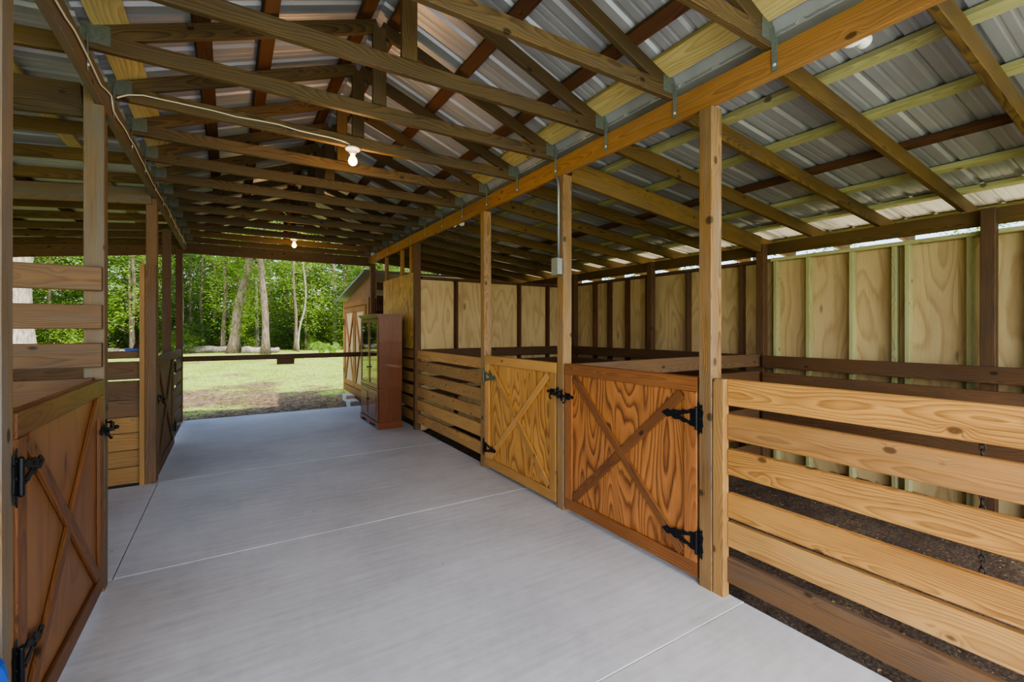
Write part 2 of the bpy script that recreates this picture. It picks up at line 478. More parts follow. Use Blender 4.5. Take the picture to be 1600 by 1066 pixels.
scatter('wood_shavings', 9000, (2.4, 5.2, -.7, 6.3), lambda x, y: -.02, .011, M['litter'], 'loose brown wood shavings and bits covering the dirt of the stalls', 'shavings', seed=4)
nearf = lambda x, y, r: r.random() < max(.06, min(1, 1.15-(y-9.2)/4.2))
scatter('leaf_litter', 16000, (-7, 8, 9.2, 19), lambda x, y: gz(x, y)+.012, .035, M['litter'], 'brown fallen leaves and twigs scattered along the edge of the lawn', 'litter', dens=nearf, seed=5)
def gd(x, y, r):
    k = .5+.5*math.sin(x*1.9+y*.9)*math.sin(y*1.4-x*.7); k = k*k*1.3
    return r.random() < (k*.8+.15)*min(1, .10+max(0, (y-10))/4.5)
scatter('grass', 130000, (-11, 9, 9.3, 31), lambda x, y: gz(x, y), .055, M['blade'], 'short green lawn grass between the barn and the woods', 'grass', blade=True, dens=gd, seed=6)

# corrugated metal roof seen from below
def sheet(m, pa, pb, y0, y1):
    """pa, pb: (x, z) upper and lower edge; ribs run down the slope"""
    pitch = .229; prof = []; y = y0
    while y < y1:
        prof += [(y, 0), (y+.016, .017), (y+.034, .017), (y+.050, 0), (y+.105, 0), (y+.113, .0022), (y+.122, .0022), (y+.130, 0),
                 (y+.160, 0), (y+.168, .0022), (y+.177, .0022), (y+.185, 0)]
        y += pitch
    prof = [p for p in prof if p[0] <= y1]+[(y1, 0)]
    dx, dz = pb[0]-pa[0], pb[1]-pa[1]; L = math.hypot(dx, dz); nx, nz = -dz/L, dx/L
    if nz < 0: nx, nz = -nx, -nz
    vs, fs = [], []
    for (yy, h) in prof:
        for (px, pz) in (pa, pb): vs.append((px+nx*h, yy, pz+nz*h))
    for i in range(len(prof)-1): fs.append((2*i, 2*i+1, 2*i+3, 2*i+2))
    m.add(vs, fs)
rf = MB(); e = .042
sheet(rf, (RIDGE, GT(RIDGE)+e), (2.46, GT(2.46)+e), YN-.3, YE+.25)
sheet(rf, (RIDGE, GT(RIDGE)+e), (-.74, GT(-.74)+e), YN-.3, YE+.25)
sheet(rf, (2.36, WB(2.36)+.12+.045), (6.4, WB(6.4)+.12+.045), YN-.3, YE+.25)
sheet(rf, (-.64, WBL(-.64)+.14+.045), (-4.1, WBL(-4.1)+.14+.045), YN-.3, YE+.25)
tag(rf.build('ceiling', M['roof']), 'corrugated metal roof sheets over the timber frame', kind='structure')
rc = MB(); z = GT(RIDGE)+.03
rc.add([(RIDGE-.12, YN-.3, z-.02), (RIDGE, YN-.3, z+.035), (RIDGE+.12, YN-.3, z-.02), (RIDGE-.12, YE+.25, z-.02), (RIDGE, YE+.25, z+.035), (RIDGE+.12, YE+.25, z-.02)], [(0, 1, 4, 3), (1, 2, 5, 4)])
for v in range(6): rc.v[v] = (rc.v[v][0], rc.v[v][1], rc.v[v][2]+.03)
tag(rc.build('trim_1', M['zinc']), kind='structure')
fm = MB(); zf = lambda x: WB(x)+.12+.040
fm.add([(2.375, YN-.3, zf(2.375)), (2.452, YN-.3, zf(2.452)), (2.452, YE+.25, zf(2.452)), (2.375, YE+.25, zf(2.375)), (2.328, YN-.3, 3.074), (2.328, YE+.25, 3.074)], [(0, 1, 2, 3), (4, 0, 3, 5)])
tag(fm.build('trim_2', M['roof']), kind='structure')

# plywood walls of the stalls with their studs
def ply_wall(name, sheets, studs, plates, matply='ply_pale'):
    w = empty(name, (0, 0, 0), kind='structure')
    m = MB()
    for s in sheets: m.box(*s, axis=2, ch=.001, tint=R.uniform(.93, 1.05))
    m.build('plywood_sheathing', M[matply], w)
    for (s, mt) in studs: MB().box(*s, axis=2).build('wall_stud', M[mt], w)
    for (s, mt) in plates: MB().box(*s).build('top_plate', M[mt], w)
    return w
stY = [(-.35, 'green'), (.30, 'green'), (.90, 'green'), (1.25, 'green'), (1.67, 'green'), (1.77, 'green'), (2.12, 'green'), (2.53, 'green'), (2.88, 'green'),
       (3.30, 'brown'), (3.68, 'brown'), (4.08, 'brown'), (4.80, 'brown'), (5.22, 'purlin'), (5.62, 'purlin'), (5.98, 'purlin'), (7.2, 'brown'), (7.8, 'brown'), (8.4, 'brown'), (9.0, 'brown')]
ply_wall('wall_right', [(5.452, 5.464, y, min(y+1.2197, 9.15), -.05, 2.335) for y in [YN, YN+1.22, YN+2.44, YN+3.66, YN+4.88, YN+6.1, YN+7.32, YN+8.54]],
         [((5.362, 5.45, y-.019, y+.019, -.05, 2.283), mt) for y, mt in stY],
         [((5.362, 5.45, YN, 2.93, 2.285, 2.323), 'green'), ((5.362, 5.45, 3.05, 6.44, 2.285, 2.323), 'brown'), ((5.362, 5.45, 6.6, 9.1, 2.285, 2.323), 'brown')])
ply_wall('wall_back', [(x, min(x+1.19, 5.355), 6.602, 6.614, -.05, 2.30) for x in (2.45, 3.642, 4.834)],
         [((x-.019, x+.019, 6.512, 6.6, -.05, 2.248), 'purlin') for x in (3.02, 4.2, 4.8)],
         [((2.45, 5.23, 6.512, 6.6, 2.25, 2.288), 'purlin')])
w = empty('wall_end', (0, 0, 0), kind='structure')
for i, z in enumerate([0, .16, .32, .48, .64, .80, .96, 1.12, 1.28, 1.44, 1.60, 1.86, 2.02, 2.28]):
    MB().box(2.46, 5.2, 9.05, 9.085, z, z+.14).build('wall_board', M['brown'], w)

# ------------------------------------------------------------------ posts
def post(x0, x1, y0, y1, z1, mat, label, group='square timber posts', z0=0, bend=.003, horn=False):
    m = MB(); m.box(x0, x1, y0, y1, z0, z1, axis=2, bend=bend, ch=.004)
    if horn: m.box(x0, -.654, y0, y1, z1-.002, 2.87, axis=2, tint=m.t[0])
    return tag(m.build('timber_post', M[mat], origin=((x0+x1)/2, (y0+y1)/2, z0)), label, 'post', group)
ZB = 2.776
post(XR, 2.43, 1.607, 1.69, ZB, 'post', 'tall honey-brown square post beside the darker stained gate, hinges screwed to it')
post(XR, 2.422, 2.966, 3.05, ZB, 'post', 'tall square post between the two cross-braced gates, carrying the grey junction box')
post(XR, 2.422, 4.345, 4.43, ZB, 'post', 'tall square post between the lighter gate and the six-board slatted fence')
post(XR, 2.422, 6.50, 6.59, ZB, 'brown', 'dark square post at the corner of the plywood panel near the tall cabinet')
post(XR, 2.422, 9.0, 9.09, ZB, 'brown', 'thin dark post at the far end standing behind the tall cabinet')
post(XR, 2.43, -.72, -.64, ZB, 'post', 'square post at the near end of the long slatted fence')
post(-.703, XL, 2.07, 2.165, ZB, 'post_grey', 'weathered grey square post at the picture edge holding the near gate hinges')
post(-.703, XL, 3.435, 3.525, ZB, 'post_grey', 'tall weathered grey post that the three wide slats end against, gate latch on it', horn=True)
post(-.70, XL, 5.64, 5.73, ZB, 'slat', 'tall square post rising behind the shorter facing board at the far gate')
post(-.74, -.65, 7.26, 7.345, ZB, 'slat', 'square post rising behind the far gate, hinge side')
post(-.745, -.655, 9.0, 9.09, ZB, 'brown', 'dark post at the far opening where the crossbar begins')
for y, t in [(1.07, 'dark square post halfway along the pale plywood wall of the near stall'), (2.95, 'dark square wall post where the board partition meets the plywood wall'),
             (4.60, 'dark square wall post in the middle of the second stall'), (6.36, 'dark square post in the far corner of the second stall'), (-.72, 'dark square wall post at the near end of the plywood wall')]:
    post(XB, XB+.09, y, y+.09, 2.485, 'brown', t, 'wall posts of the stalls', z0=-.06)
for y in (-.72, 3.44, 5.64, 9.0):
    post(-3.80, -3.71, y, y+.09, 2.53, 'post_grey', 'outer square post holding up the low eave of the open side bay', 'outer eave posts', z0=-.1)
# facing boards
def one(name, box, mat, label, cat, group=None, **k):
    m = MB(); m.box(*box, **k); c = ((box[0]+box[1])/2, (box[2]+box[3])/2, box[4])
    return tag(m.build(name, M[mat], origin=c), label, cat, group)
one('end_block', (2.336, 2.388, 1.535, 1.603, 0, 1.217), 'tan', 'short pale upright capping the ends of the near fence boards', 'upright', axis=2, bend=.002, ch=.004)
one('facing_board', (-.742, -.702, 5.585, 5.72, 0, 2.12), 'tan', 'narrow pale facing board beside the far gate post', 'board', axis=2)
one('facing_board', (-.70, -.613, 5.585, 5.636, 0, 2.12), 'slat', 'broad brown facing board covering the lower part of the far gate post', 'board', axis=2, bend=.002)

# ------------------------------------------------------------------ beams
def timber(name, a, b, wd, w, t, mat, label, cat, group=None, bend=.004, kind=None, tint=None):
    m = MB(); m.board(a, b, wd, w, t, bend=bend, tint=tint)
    return tag(m.build(name, M[mat], origin=a), label, cat, group, kind)
Z = (0, 0, 1)
timber('carrying_beam', (XR+.019, YN-.2, 2.851), (XR+.019, 9.14, 2.851), Z, .146, .038, 'beam', 'long orange-brown beam running on top of the gate posts, metal straps on its face', 'beam', bend=.004, tint=1.08)
timber('carrying_beam', (XL-.019, YN-.2, 2.851), (XL-.019, 9.14, 2.851), Z, .146, .038, 'post_grey', 'long weathered beam with white cable stapled along it', 'beam', bend=.002)
timber('eave_beam', (5.361, YN-.2, 2.427), (5.361, 9.14, 2.427), Z, .134, .036, 'rafter', 'brown beam above the plywood wall with a strip of daylight under it', 'beam', bend=.003)
timber('eave_beam', (-3.69, YN-.2, 2.48), (-3.69, 9.14, 2.48), Z, .134, .036, 'brown', 'outer eave beam of the open side bay', 'beam', bend=.003)
timber('header_beam', (XL-.04, 9.20, 2.835), (2.37, 9.20, 2.835), Z, .18, .038, 'truss', 'dark header across the far opening above the woods view', 'beam')
timber('header_beam', (-3.85, 9.20, 2.515), (-.665, 9.20, 2.855), Z, .26, .038, 'slat', 'sloping dark header over the open side bay at the far end', 'beam')
timber('girder', (2.432, 2.99, WB(2.43)-.005), (5.245, 2.99, WB(5.25)-.035), Z, .185, .04, 'rafter', 'wide sloping girder running from the middle gate post down to the plywood wall', 'beam', bend=0, tint=1.15)
timber('girder', (-3.70, 3.48, WBL(-3.7)-.035), (-.712, 3.48, WBL(-.7)-.035), Z, .185, .04, 'truss', 'wide sloping girder meeting the weathered post with the three slats', 'beam', bend=0, tint=.8)

timber('girder', (-3.70, 5.615, WBL(-3.7)-.045), (-.655, 5.615, WBL(-.65)-.045), Z, .155, .038, 'post_grey', 'lighter weathered girder over the post with the facing board', 'beam', bend=0)

# ------------------------------------------------------------------ trusses, rafters, purlins
def make_truss():
    r = empty('roof_truss', (RIDGE, 0, 2.927)); t = .038
    MB().board((-.648, 0, 2.972), (2.368, 0, 2.972), Z, .089, t, bend=.006).build('bottom_chord', M['truss'], r)
    a = math.atan(.383); dz = .0445/math.cos(a)
    for sx in (-1, 1):
        xe = RIDGE+sx*1.485
        MB().board((xe, .0, max(2.99, GT(xe)-dz)), (RIDGE+sx*.012, .0, GT(RIDGE)-dz-.004), Z, .086, t-.002, bend=.004).build('top_chord', M['truss'], r)
        m = MB()
        for sy in (-1, 1):
            m.box(xe-.10 if sx > 0 else xe-.02, xe+.02 if sx > 0 else xe+.10, sy*.0205-.0012, sy*.0205+.0012, 2.955, 3.055, tint=1)
        m.build('gusset_plate', M['plate'], r)
        bx = XR if sx > 0 else XL
        m = MB(); fx = bx-sx*.0035
        m.box(fx-.0012, fx+.0012, -.052, -.022, 2.80, 2.927, axis=2, tint=1)
        m.board((fx, -.037, 2.925), (fx-sx*.002, -.0225, 3.02), (0, 1, 0), .03, .0024, tint=1)
        s_ = m.build('tie_strap', M['zinc'], r)
        m = MB(); m.lathe((fx-sx*.001, -.037, 2.83), [(.0085, 0), (.0085, .003), (.004, .006)], (-sx, 0, 0), 8); m.build('screw_head', M['screw'], s_)
    MB().box(RIDGE-.045, RIDGE+.045, -.0185, .0185, 3.018, GT(RIDGE)-.06, axis=2).build('king_post', M['truss'], r)
    m = MB(); m.box(RIDGE-.07, RIDGE+.07, .0195, .022, GT(RIDGE)-.15, GT(RIDGE)-.04, tint=1); m.build('peak_plate', M['plate'], r)
    return r
tr0 = None
vis = [y for y in TY if y > .6]
for i, y in enumerate(TY):
    if tr0 is None: tr0 = make_truss(); t = tr0; t.location.y = y
    else: t = copy_tree(tr0, (RIDGE, y, 2.927))
    n = len([q for q in vis if q <= y])
    lab = ('%s timber roof truss from the camera, counted along the aisle' % ORD[n-1]) if n > 0 else 'timber roof truss directly over and behind the viewpoint'
    if abs(y-3.71) < .05: lab = 'roof truss with the nearer lit bulb under it and white cable along it'
    if abs(y-7.945) < .05: lab = 'far roof truss with the smaller lit bulb under it'
    tag(t, lab, 'truss', 'roof trusses')

n = 0
for i, y in enumerate(TY):
    vy = y+.0
    lab = '%s sloping rafter over the plywood-walled stalls, counted from the camera' % ORD[max(0, i-2)] if i > 1 else 'sloping rafter over the near stall behind the viewpoint'
    timber('rafter', (2.376, vy, WB(2.376)+.059), (6.25, vy, WB(6.25)+.059), Z, .117, .038, 'rafter', lab, 'rafter', 'lean-to rafters over the stalls')
    lab = '%s sloping rafter over the open side bays, counted from the camera' % ORD[max(0, i-4)] if i > 3 else 'sloping rafter over the open side bay beside the viewpoint'
    timber('rafter', (-.654, vy, WBL(-.654)+.095), (-3.95, vy, WBL(-3.95)+.095), Z, .088, .038, 'rafter', lab, 'rafter', 'lean-to rafters over the open bays')
# purlins
sl = math.atan(.383)
def gp(x, w, t, mat, label):
    d = 1 if x > RIDGE else -1
    z = GT(x)+t/2/math.cos(sl)+.001
    timber('roof_batten', (x, YN-.25, z), (x, YE+.2, z), (math.cos(sl), 0, -d*math.sin(sl)), w, t, mat, label, 'batten', 'battens under the peaked roof', bend=0)
for x, w, mt, lb in [(.96, .089, 'purlin', 'dark roof batten beside the ridge on the gate side'), (1.465, .089, 'purlin', 'dark roof batten second below the ridge on the gate side'),
                     (1.99, .089, 'purlin', 'dark roof batten third below the ridge on the gate side'), (2.24, .16, 'pale', 'wide pale roof board just above the orange-brown beam'),
                     (.76, .089, 'purlin', 'dark roof batten beside the ridge on the open-bay side'), (.20, .089, 'purlin', 'dark roof batten second below the ridge on the open-bay side'),
                     (-.14, .089, 'purlin', 'dark roof batten third below the ridge on the open-bay side'), (-.53, .16, 'pale', 'wide pale roof board just above the weathered cable beam')]:
    gp(x, w, .036, mt, lb)
aw = math.atan(.1115)
for i, x in enumerate([2.50, 2.87, 3.46, 4.05, 4.64, 5.23, 5.85]):
    z = WB(x)+.12+.019+.002
    timber('roof_batten', (x, YN-.25, z), (x, YE+.2, z), (1, 0, -.1115), .089, .036, 'purlin' if i == 3 else 'green', '%s from the orange-brown beam of the battens over the stalls' % (('dark batten, ' if i == 3 else 'pale batten, ')+ORD[i]), 'batten', 'battens over the stalls', bend=0)
for i, x in enumerate([-1.05, -1.65, -2.25, -2.85, -3.45, -3.9]):
    z = WBL(x)+.14+.019+.002
    timber('roof_batten', (x, YN-.25, z), (x, YE+.2, z), (1, 0, .0895), .089, .036, 'pale' if i == 0 else 'purlin', '%s batten outward from the cable beam over the open side bays' % ORD[i], 'batten', 'battens over the open bays', bend=0)

# ------------------------------------------------------------------ fences and partitions
def fence(name, label, boards, mat, cat='fence', group=None, loc=None, mats=None, bend=.005):
    b0 = boards[0]; r = empty(name, loc or (b0[0], b0[2], 0), label, cat, group)
    for i, b in enumerate(boards):
        m = MB(); m.box(*b, bend=bend, ch=.004); m.build('board', M[mats[i] if mats else mat], r)
    return r
near = [(1.070, 1.217), (.880, 1.022), (.683, .827), (.443, .581), (.280, .420), (.078, .220)]
fence('slatted_fence', 'long near fence of six wide honey-coloured boards beside the tall post', [(2.370, 2.408, -.63, 1.532, a, b) for a, b in near], 'honey', mats=['honey', 'beam', 'honey', 'honey', 'tan', 'slat'])
mid = [(1.06, 1.18), (.89, 1.025), (.695, .835), (.50, .638), (.30, .445), (.105, .24)]
fence('slatted_fence', 'middle fence of six narrow honey boards between the lighter gate and the dark post', [(2.362, 2.398, 4.435, 6.495, a, b) for a, b in mid], 'tan')
fence('slatted_fence', 'short slatted fence behind the tall dark cabinet', [(2.362, 2.398, 6.595, 8.10, a, b) for a, b in mid], 'tan')
rail = [(1.055, 1.193), (.865, 1.0), (.66, .79), (.45, .58), (.24, .37), (.03, .16)]
fence('board_partition', 'partition of dark boards running back between the two stalls', [(2.43, 5.245, 2.985, 3.022, a+.01, b+.012) for a, b in rail], 'brown', 'partition', mats=['slat', 'brown', 'brown', 'brown', 'brown', 'brown'])
fence('wall_rails', 'dark horizontal rails along the plywood wall of the near stall', [(5.208, 5.246, -.66, 2.94, a, b) for a, b in rail[:4]], 'brown', 'rails')
fence('wall_rails', 'dark horizontal rails along the plywood wall of the second stall', [(5.208, 5.246, 3.05, 6.44, a, b) for a, b in rail[:4]], 'brown', 'rails')
fence('wall_rails', 'dark horizontal rails across the far plywood wall of the second stall', [(2.44, 5.19, 6.465, 6.503, a, b) for a, b in rail[:4]], 'brown', 'rails')
# upper plywood panel near the cabinet, with the short studs over it
r = empty('plywood_panel', (2.34, 7.4, 1.2), 'olive-tan plywood sheet with wavy grain fixed above the slats behind the cabinet', 'panel')
MB().box(2.340, 2.353, 6.60, 8.18, 1.20, 2.35, axis=1, ch=.001).build('sheet', M['ply_olive'], r)
for y in (6.74, 7.19, 8.05): MB().box(2.357, 2.40, y, y+.09, 1.2, ZB-.003, axis=2).build('stud', M['beam'], r)

# left side partitions
sl3 = [(1.715, 1.85), (1.50, 1.635), (1.285, 1.42)]
fence('slat_screen', 'screen of three wide brown slats above the near gate, ends lapping the grey post', [(-3.70, XL-.004, 3.392, 3.430, a, b) for a, b in sl3], 'slat', 'screen', loc=(-.7, 3.41, 1.28))
fence('board_partition', 'dark board partition seen over the top of the near gate', [(-3.70, -.655, 3.392, 3.430, a, b) for a, b in [(1.085, 1.225), (.93, 1.07), (.77, .91), (.61, .75), (.45, .59), (.29, .43), (.13, .27)]], 'brown', 'partition')
zz = [(1.215, 1.285), (1.015, 1.185), (.82, 1.0), (.655, .815), (.50, .65), (.335, .495), (.175, .33), (.01, .17)]
fence('board_partition', 'closed partition of stacked brown boards beside the far gate post', [(-3.70, -.745, 5.65, 5.69, a, b) for a, b in zz], 'slat', 'partition', mats=['slat', 'slat', 'slat', 'slat', 'tan', 'tan', 'tan', 'tan'])
fence('slatted_fence', 'short run of rails between the far gate and the end post', [(-.70, -.665, 7.36, 8.99, a, b) for a, b in mid], 'brown')
timber('diagonal_brace', (-.80, 5.80, 1.28), (-.80, 7.15, 1.62), Z, .08, .038, 'brown', 'dark diagonal brace rising behind the far gate', 'brace')
# crossbar over the far opening
timber('crossbar', (-.652, 9.045, 1.01), (2.33, 9.045, 1.01), Z, .085, .04, 'brown', 'dark rail across the far opening in front of the lawn', 'rail', bend=.004, tint=.7)
one('wood_block', (.70, .98, 9.03, 9.065, .87, .965), 'brown', 'small dark block hanging under the middle of the far rail', 'block')

# ------------------------------------------------------------------ hardware
def arch(pts, n=4):  # smooth closed loop through points (Catmull-Rom)
    out = []; N = len(pts)
    for i in range(N):
        p0, p1, p2, p3 = pts[i-1], pts[i], pts[(i+1) % N], pts[(i+2) % N]
        for k in range(n):
            t = k/n
            out.append(tuple(.5*((2*p1[j])+(-p0[j]+p2[j])*t+(2*p0[j]-5*p1[j]+4*p2[j]-p3[j])*t*t+(-p0[j]+3*p1[j]-3*p2[j]+p3[j])*t**3) for j in (0, 1)))
    return out
def hinge(parent, x, nx, ypin, dirn, z, mat, S=1.0):
    """ornate strap hinge: x = face, nx = outward sign, dirn = direction of the gate leaf along Y"""
    ux, uy = V((0, dirn, 0)), V((0, 0, 1))
    nn = ux.cross(uy); t = .004; ox = x if nn.x*nx > 0 else x+nx*t
    o = V((ox, ypin, z))
    half = [(0, .052), (.035, .050), (.055, .036), (.085, .040), (.11, .026), (.15, .030), (.175, .016), (.20, .026), (.225, .012), (.245, .0)]
    top = half; bot = [(a, -b) for a, b in reversed(half[:-1])]
    outl = [(a*S, b*S) for a, b in top+bot]
    hole = [(a*S, b*S) for a, b in [(.035, .024), (.035, -.024), (.115, 0)]]
    r = MB().plate([outl, hole], o+ux*.012, ux, uy, t).build('hinge', mat, parent)
    pl = [(0, .10), (.012, .075), (.024, .085), (.024, .05), (.030, .045), (.024, .0), (.030, -.045), (.024, -.05), (.024, -.085), (.012, -.075), (0, -.10), (-.004, -.05), (-.004, .05)]
    m = MB(); m.plate([[(-a*S-.002, b*S) for a, b in pl]], o-ux*.008, ux, uy, t); m.build('post_leaf', mat, r)
    m = MB(); c = V((x+nx*.010, ypin, z)); m.lathe(c-V((0, 0, .058*S)), [(.004, -.01), (.009, -.004), (.009, 0), (.009, .116*S), (.009, .12*S), (.004, .126*S)], (0, 0, 1), 10); m.build('hinge_pin', mat, r, smooth=True)
    m = MB()
    for (a, b) in [(.06, .034), (.06, -.034), (.145, .012), (.15, -.012), (.215, .0), (-.024, .06), (-.024, -.06), (-.022, .0)]:
        m.lathe(V((x+nx*t, 0, 0))+V((0, ypin, z))+ux*(a*S)+uy*(b*S), [(.0065, 0), (.006, .0025), (.003, .004)], (nx, 0, 0), 8)
    m.build('bolt_head', mat, r, smooth=True)
    return r
def latch(parent, x, nx, y, dirn, z, mat):
    """gate latch: curled bar on the gate reaching over to a catch on the post; dirn points from the gate to the post"""
    def P(a, b, c=0): return V((x+nx*(.004+c), y+dirn*a, z+b))
    ux, uy = V((0, dirn, 0)), V((0, 0, 1)); nn = ux.cross(uy); t = .004
    o = V((x if nn.x*nx > 0 else x+nx*t, y, z))
    lp = arch([(-.10, 0), (-.088, .014), (-.07, .008), (-.05, .026), (-.02, .024), (.0, .026), (0, -.026), (-.02, -.024), (-.05, -.026), (-.07, -.008), (-.088, -.014)], 3)
    r = MB().plate([lp], o-ux*.012, ux, uy, t).build('latch', mat, parent)
    m = MB(); m.tube([P(-.095, .0, .014), (P(-.05, .004, .018)), P(0, .002, .020), P(.04, -.004, .020), P(.050, .006, .018), P(.055, .024, .016), P(.048, .034, .016)], [.0055, .007, .0075, .007, .006, .0055, .007], 8)
    m.tube([P(-.04, .004, .018), P(-.045, -.03, .024), P(-.035, -.048, .03), P(-.02, -.05, .03)], [.005, .006, .006, .008], 8)
    m.build('latch_bar', mat, r, smooth=True)
    lp2 = arch([(.025, .03), (.04, .05), (.05, .03), (.05, -.03), (.04, -.05), (.025, -.03)], 3)
    m = MB(); m.plate([lp2], o, ux, uy, t); m.tube([P(.038, .03, 0), P(.038, .028, .03), P(.038, -.015, .032), P(.038, -.02, 0)], .005, 6); m.build('catch', mat, r, smooth=True)
    m = MB(); m.lathe(P(.038, .0, .034), [(.004, 0), (.01, .004), (.012, .012), (.008, .02), (.002, .022)], (nx, 0, 0), 10); m.build('knob', mat, r, smooth=True)
    return r

# ------------------------------------------------------------------ gates
def gate(label, x, nx, y0, y1, z0, z1, mats, hinge_at, hz, hmats, lz, lmat, two_at, lx=None):
    """x = front face, nx = outward sign; hinge_at 'lo' or 'hi' along Y; the full brace runs from the top at two_at"""
    r = empty('stall_gate', (x-nx*.02, (y0+y1)/2, z0), label, 'gate', 'cross-braced stall gates')
    mf, mp, mb = mats; t = .018; fw = .088
    X = lambda a, b: (min(x-nx*a, x-nx*b), max(x-nx*a, x-nx*b))
    m = MB(); xa = X(t+.001, t+.014)
    m.box(xa[0], xa[1], y0+.003, y1-.003, z0+.003, z1-.003, axis=2, ch=.001, tint=1); m.build('panel', M[mp], r)
    xf = X(0, t)
    MB().box(xf[0], xf[1], y0, y1, z1-fw, z1, axis=1).build('top_rail', M[mf], r)
    MB().box(xf[0], xf[1], y0, y1, z0, z0+fw, axis=1).build('bottom_rail', M[mf], r)
    for a, b in ((y0, y0+fw), (y1-fw, y1)): MB().box(xf[0], xf[1], a, b, z0+fw+.001, z1-fw-.001, axis=2).build('stile', M[mf], r)
    xb = X(t+.016, t+.034)   # back frame
    MB().box(xb[0], xb[1], y0, y1, z1-fw, z1, axis=1).build('back_rail', M[mf], r)
    MB().box(xb[0], xb[1], y0, y1, z0, z0+fw, axis=1).build('back_rail', M[mf], r)
    ia, ib, ja, jb = y0+fw, y1-fw, z0+fw, z1-fw
    if two_at == 'lo': A, B = (ia, jb), (ib, ja); Cc, D = (ib, jb), (ia, ja)
    else: A, B = (ib, jb), (ia, ja); Cc, D = (ia, jb), (ib, ja)
    xc = x-nx*(t*.5); k = .035
    def strip(P, Q, w=.062):
        P, Q = V((xc, *P)), V((xc, *Q)); d = (Q-P).normalized()
        wd = V((nx, 0, 0)).cross(d)
        MB().board(P, Q, wd, w, t-.001).build('brace', M[mb], r)
    def inset(P, Q, s):
        P, Q = V(P), V(Q); d = (Q-P).normalized(); return tuple(P+d*s), tuple(Q-d*s)
    a, b = inset(A, B, .028); strip(a, b)
    c, d = inset(Cc, D, .028); mid_ = (V(c)+V(d))/2; dd = (V(d)-V(c)).normalized()
    strip(c, tuple(mid_-dd*.034)); strip(tuple(mid_+dd*.034), d)
    ypin = y0-.006 if hinge_at == 'lo' else y1+.006; dirn = 1 if hinge_at == 'lo' else -1
    for zz_, hm in zip(hz, hmats): hinge(r, x+nx*.0005, nx, ypin, dirn, zz_, M[hm])
    yl = y1 if hinge_at == 'lo' else y0
    latch(r, x+nx*.0005, nx, yl, 1 if hinge_at == 'lo' else -1, lz, M[lmat])
    return r
gate('near cross-braced gate stained dark reddish orange, two big black hinges on the tall post', XR-.002, -1, 1.705, 2.945, .035, 1.215, ('stain', 'ply_orange', 'stain_dark'), 'lo', (.975, .245), ('iron', 'iron'), .95, 'iron', 'hi')
gate('lighter honey-coloured cross-braced gate with swirling plywood grain, second along the aisle', XR-.002, -1, 3.072, 4.325, .035, 1.213, ('stain_honey', 'ply_honey', 'stain_honey'), 'hi', (.99, .23), ('iron_old', 'iron'), .965, 'iron', 'lo')
gate('brown cross-braced gate under the three wide slats, black hinges on the grey post', XL+.002, 1, 2.185, 3.425, .03, 1.215, ('stain_dark', 'ply_brown', 'stain_dark'), 'lo', (1.0, .36), ('iron', 'iron'), .93, 'iron', 'lo')
gate('small far cross-braced gate seen edge-on beyond the pale facing board', XL+.002, 1, 5.745, 7.25, .03, 1.215, ('slat', 'slat', 'slat'), 'hi', (1.0, .25), ('iron', 'iron'), .80, 'iron', 'lo')

# chain on the inside of the near fence
m = MB(); z = 1.05; i = 0
while z > .56:
    d = (1, 0) if i % 2 else (0, 1); a = []
    for k in range(9):
        t = 2*math.pi*k/8; a.append((2.430+d[0]*.008*math.cos(t), .53+d[1]*.008*math.cos(t), z+.016*math.sin(t)))
    m.tube(a, .0028, 5, cap=False); z -= .0235; i += 1
tag(m.build('chain', M['hinge_dark'], origin=(2.43, .53, 1.05), smooth=True), 'short dark chain hanging behind the near fence boards', 'chain')
m = MB(); m.tube([(2.411, .53, 1.075), (2.43, .53, 1.085), (2.436, .53, 1.07), (2.43, .53, 1.058)], .004, 6)
tag(m.build('hook', M['hinge_dark'], origin=(2.411, .53, 1.075), smooth=True), 'small metal hook behind the fence holding the chain', 'hook')

# ------------------------------------------------------------------ electrics
def lamp(x, y, z, axis, lit, label):
    ax = V(axis); r = empty('bulb_holder', (x, y, z), label, 'lamp', 'bare bulbs in porcelain holders'); o = V((x, y, z))
    m = MB(); m.lathe(o, [(.030, 0), (.055, .001), (.058, .008), (.050, .018), (.030, .024), (.026, .040), (.022, .046), (.012, .047)], axis, 24)
    m.build('porcelain_base', M['porcelain'], r, smooth=True)
    m = MB(); m.lathe(o+ax*.047, [(.012, -.006), (.014, .004), (.018, .018), (.029, .036), (.0335, .052), (.032, .066), (.024, .080), (.010, .088), (.001, .09)], axis, 20)
    m.build('bulb', M['bulb'] if lit else M['bulb_off'], r, smooth=True)
    if lit:
        l = bpy.data.lights.new('bulb_glow', 'POINT'); l.energy = 16; l.color = (1, .55, .22); l.shadow_soft_size = .05
        lo = bpy.data.objects.new('bulb_glow', l); lo.location = o+ax*.19; C.objects.link(lo)
    return r
lamp(.82, 3.71, 2.924, (0, 0, -1), True, 'nearer lit bulb in a round porcelain holder under a roof truss')
lamp(.86, 7.945, 2.924, (0, 0, -1), True, 'farther small lit bulb under a distant roof truss')
lamp(2.374, .93, 2.825, (1, 0, 0), False, 'unlit white bulb peeking from behind the orange-brown beam over the near stall')
lamp(2.374, 5.2, 2.825, (1, 0, 0), False, 'unlit white bulb behind the beam over the second stall')
r = empty('junction_box', (2.33, 3.0, 1.95), 'grey metal junction box with conduit on the middle gate post', 'electrical box')
m = MB(); m.box(2.274, 2.330, 2.968, 3.042, 1.95, 2.08, axis=2, ch=.008, tint=1); m.build('box', M['zinc'], r)
m = MB(); m.box(2.270, 2.2735, 2.963, 3.047, 1.945, 2.085, axis=2, ch=.001, tint=1); m.build('cover', M['zinc'], r)
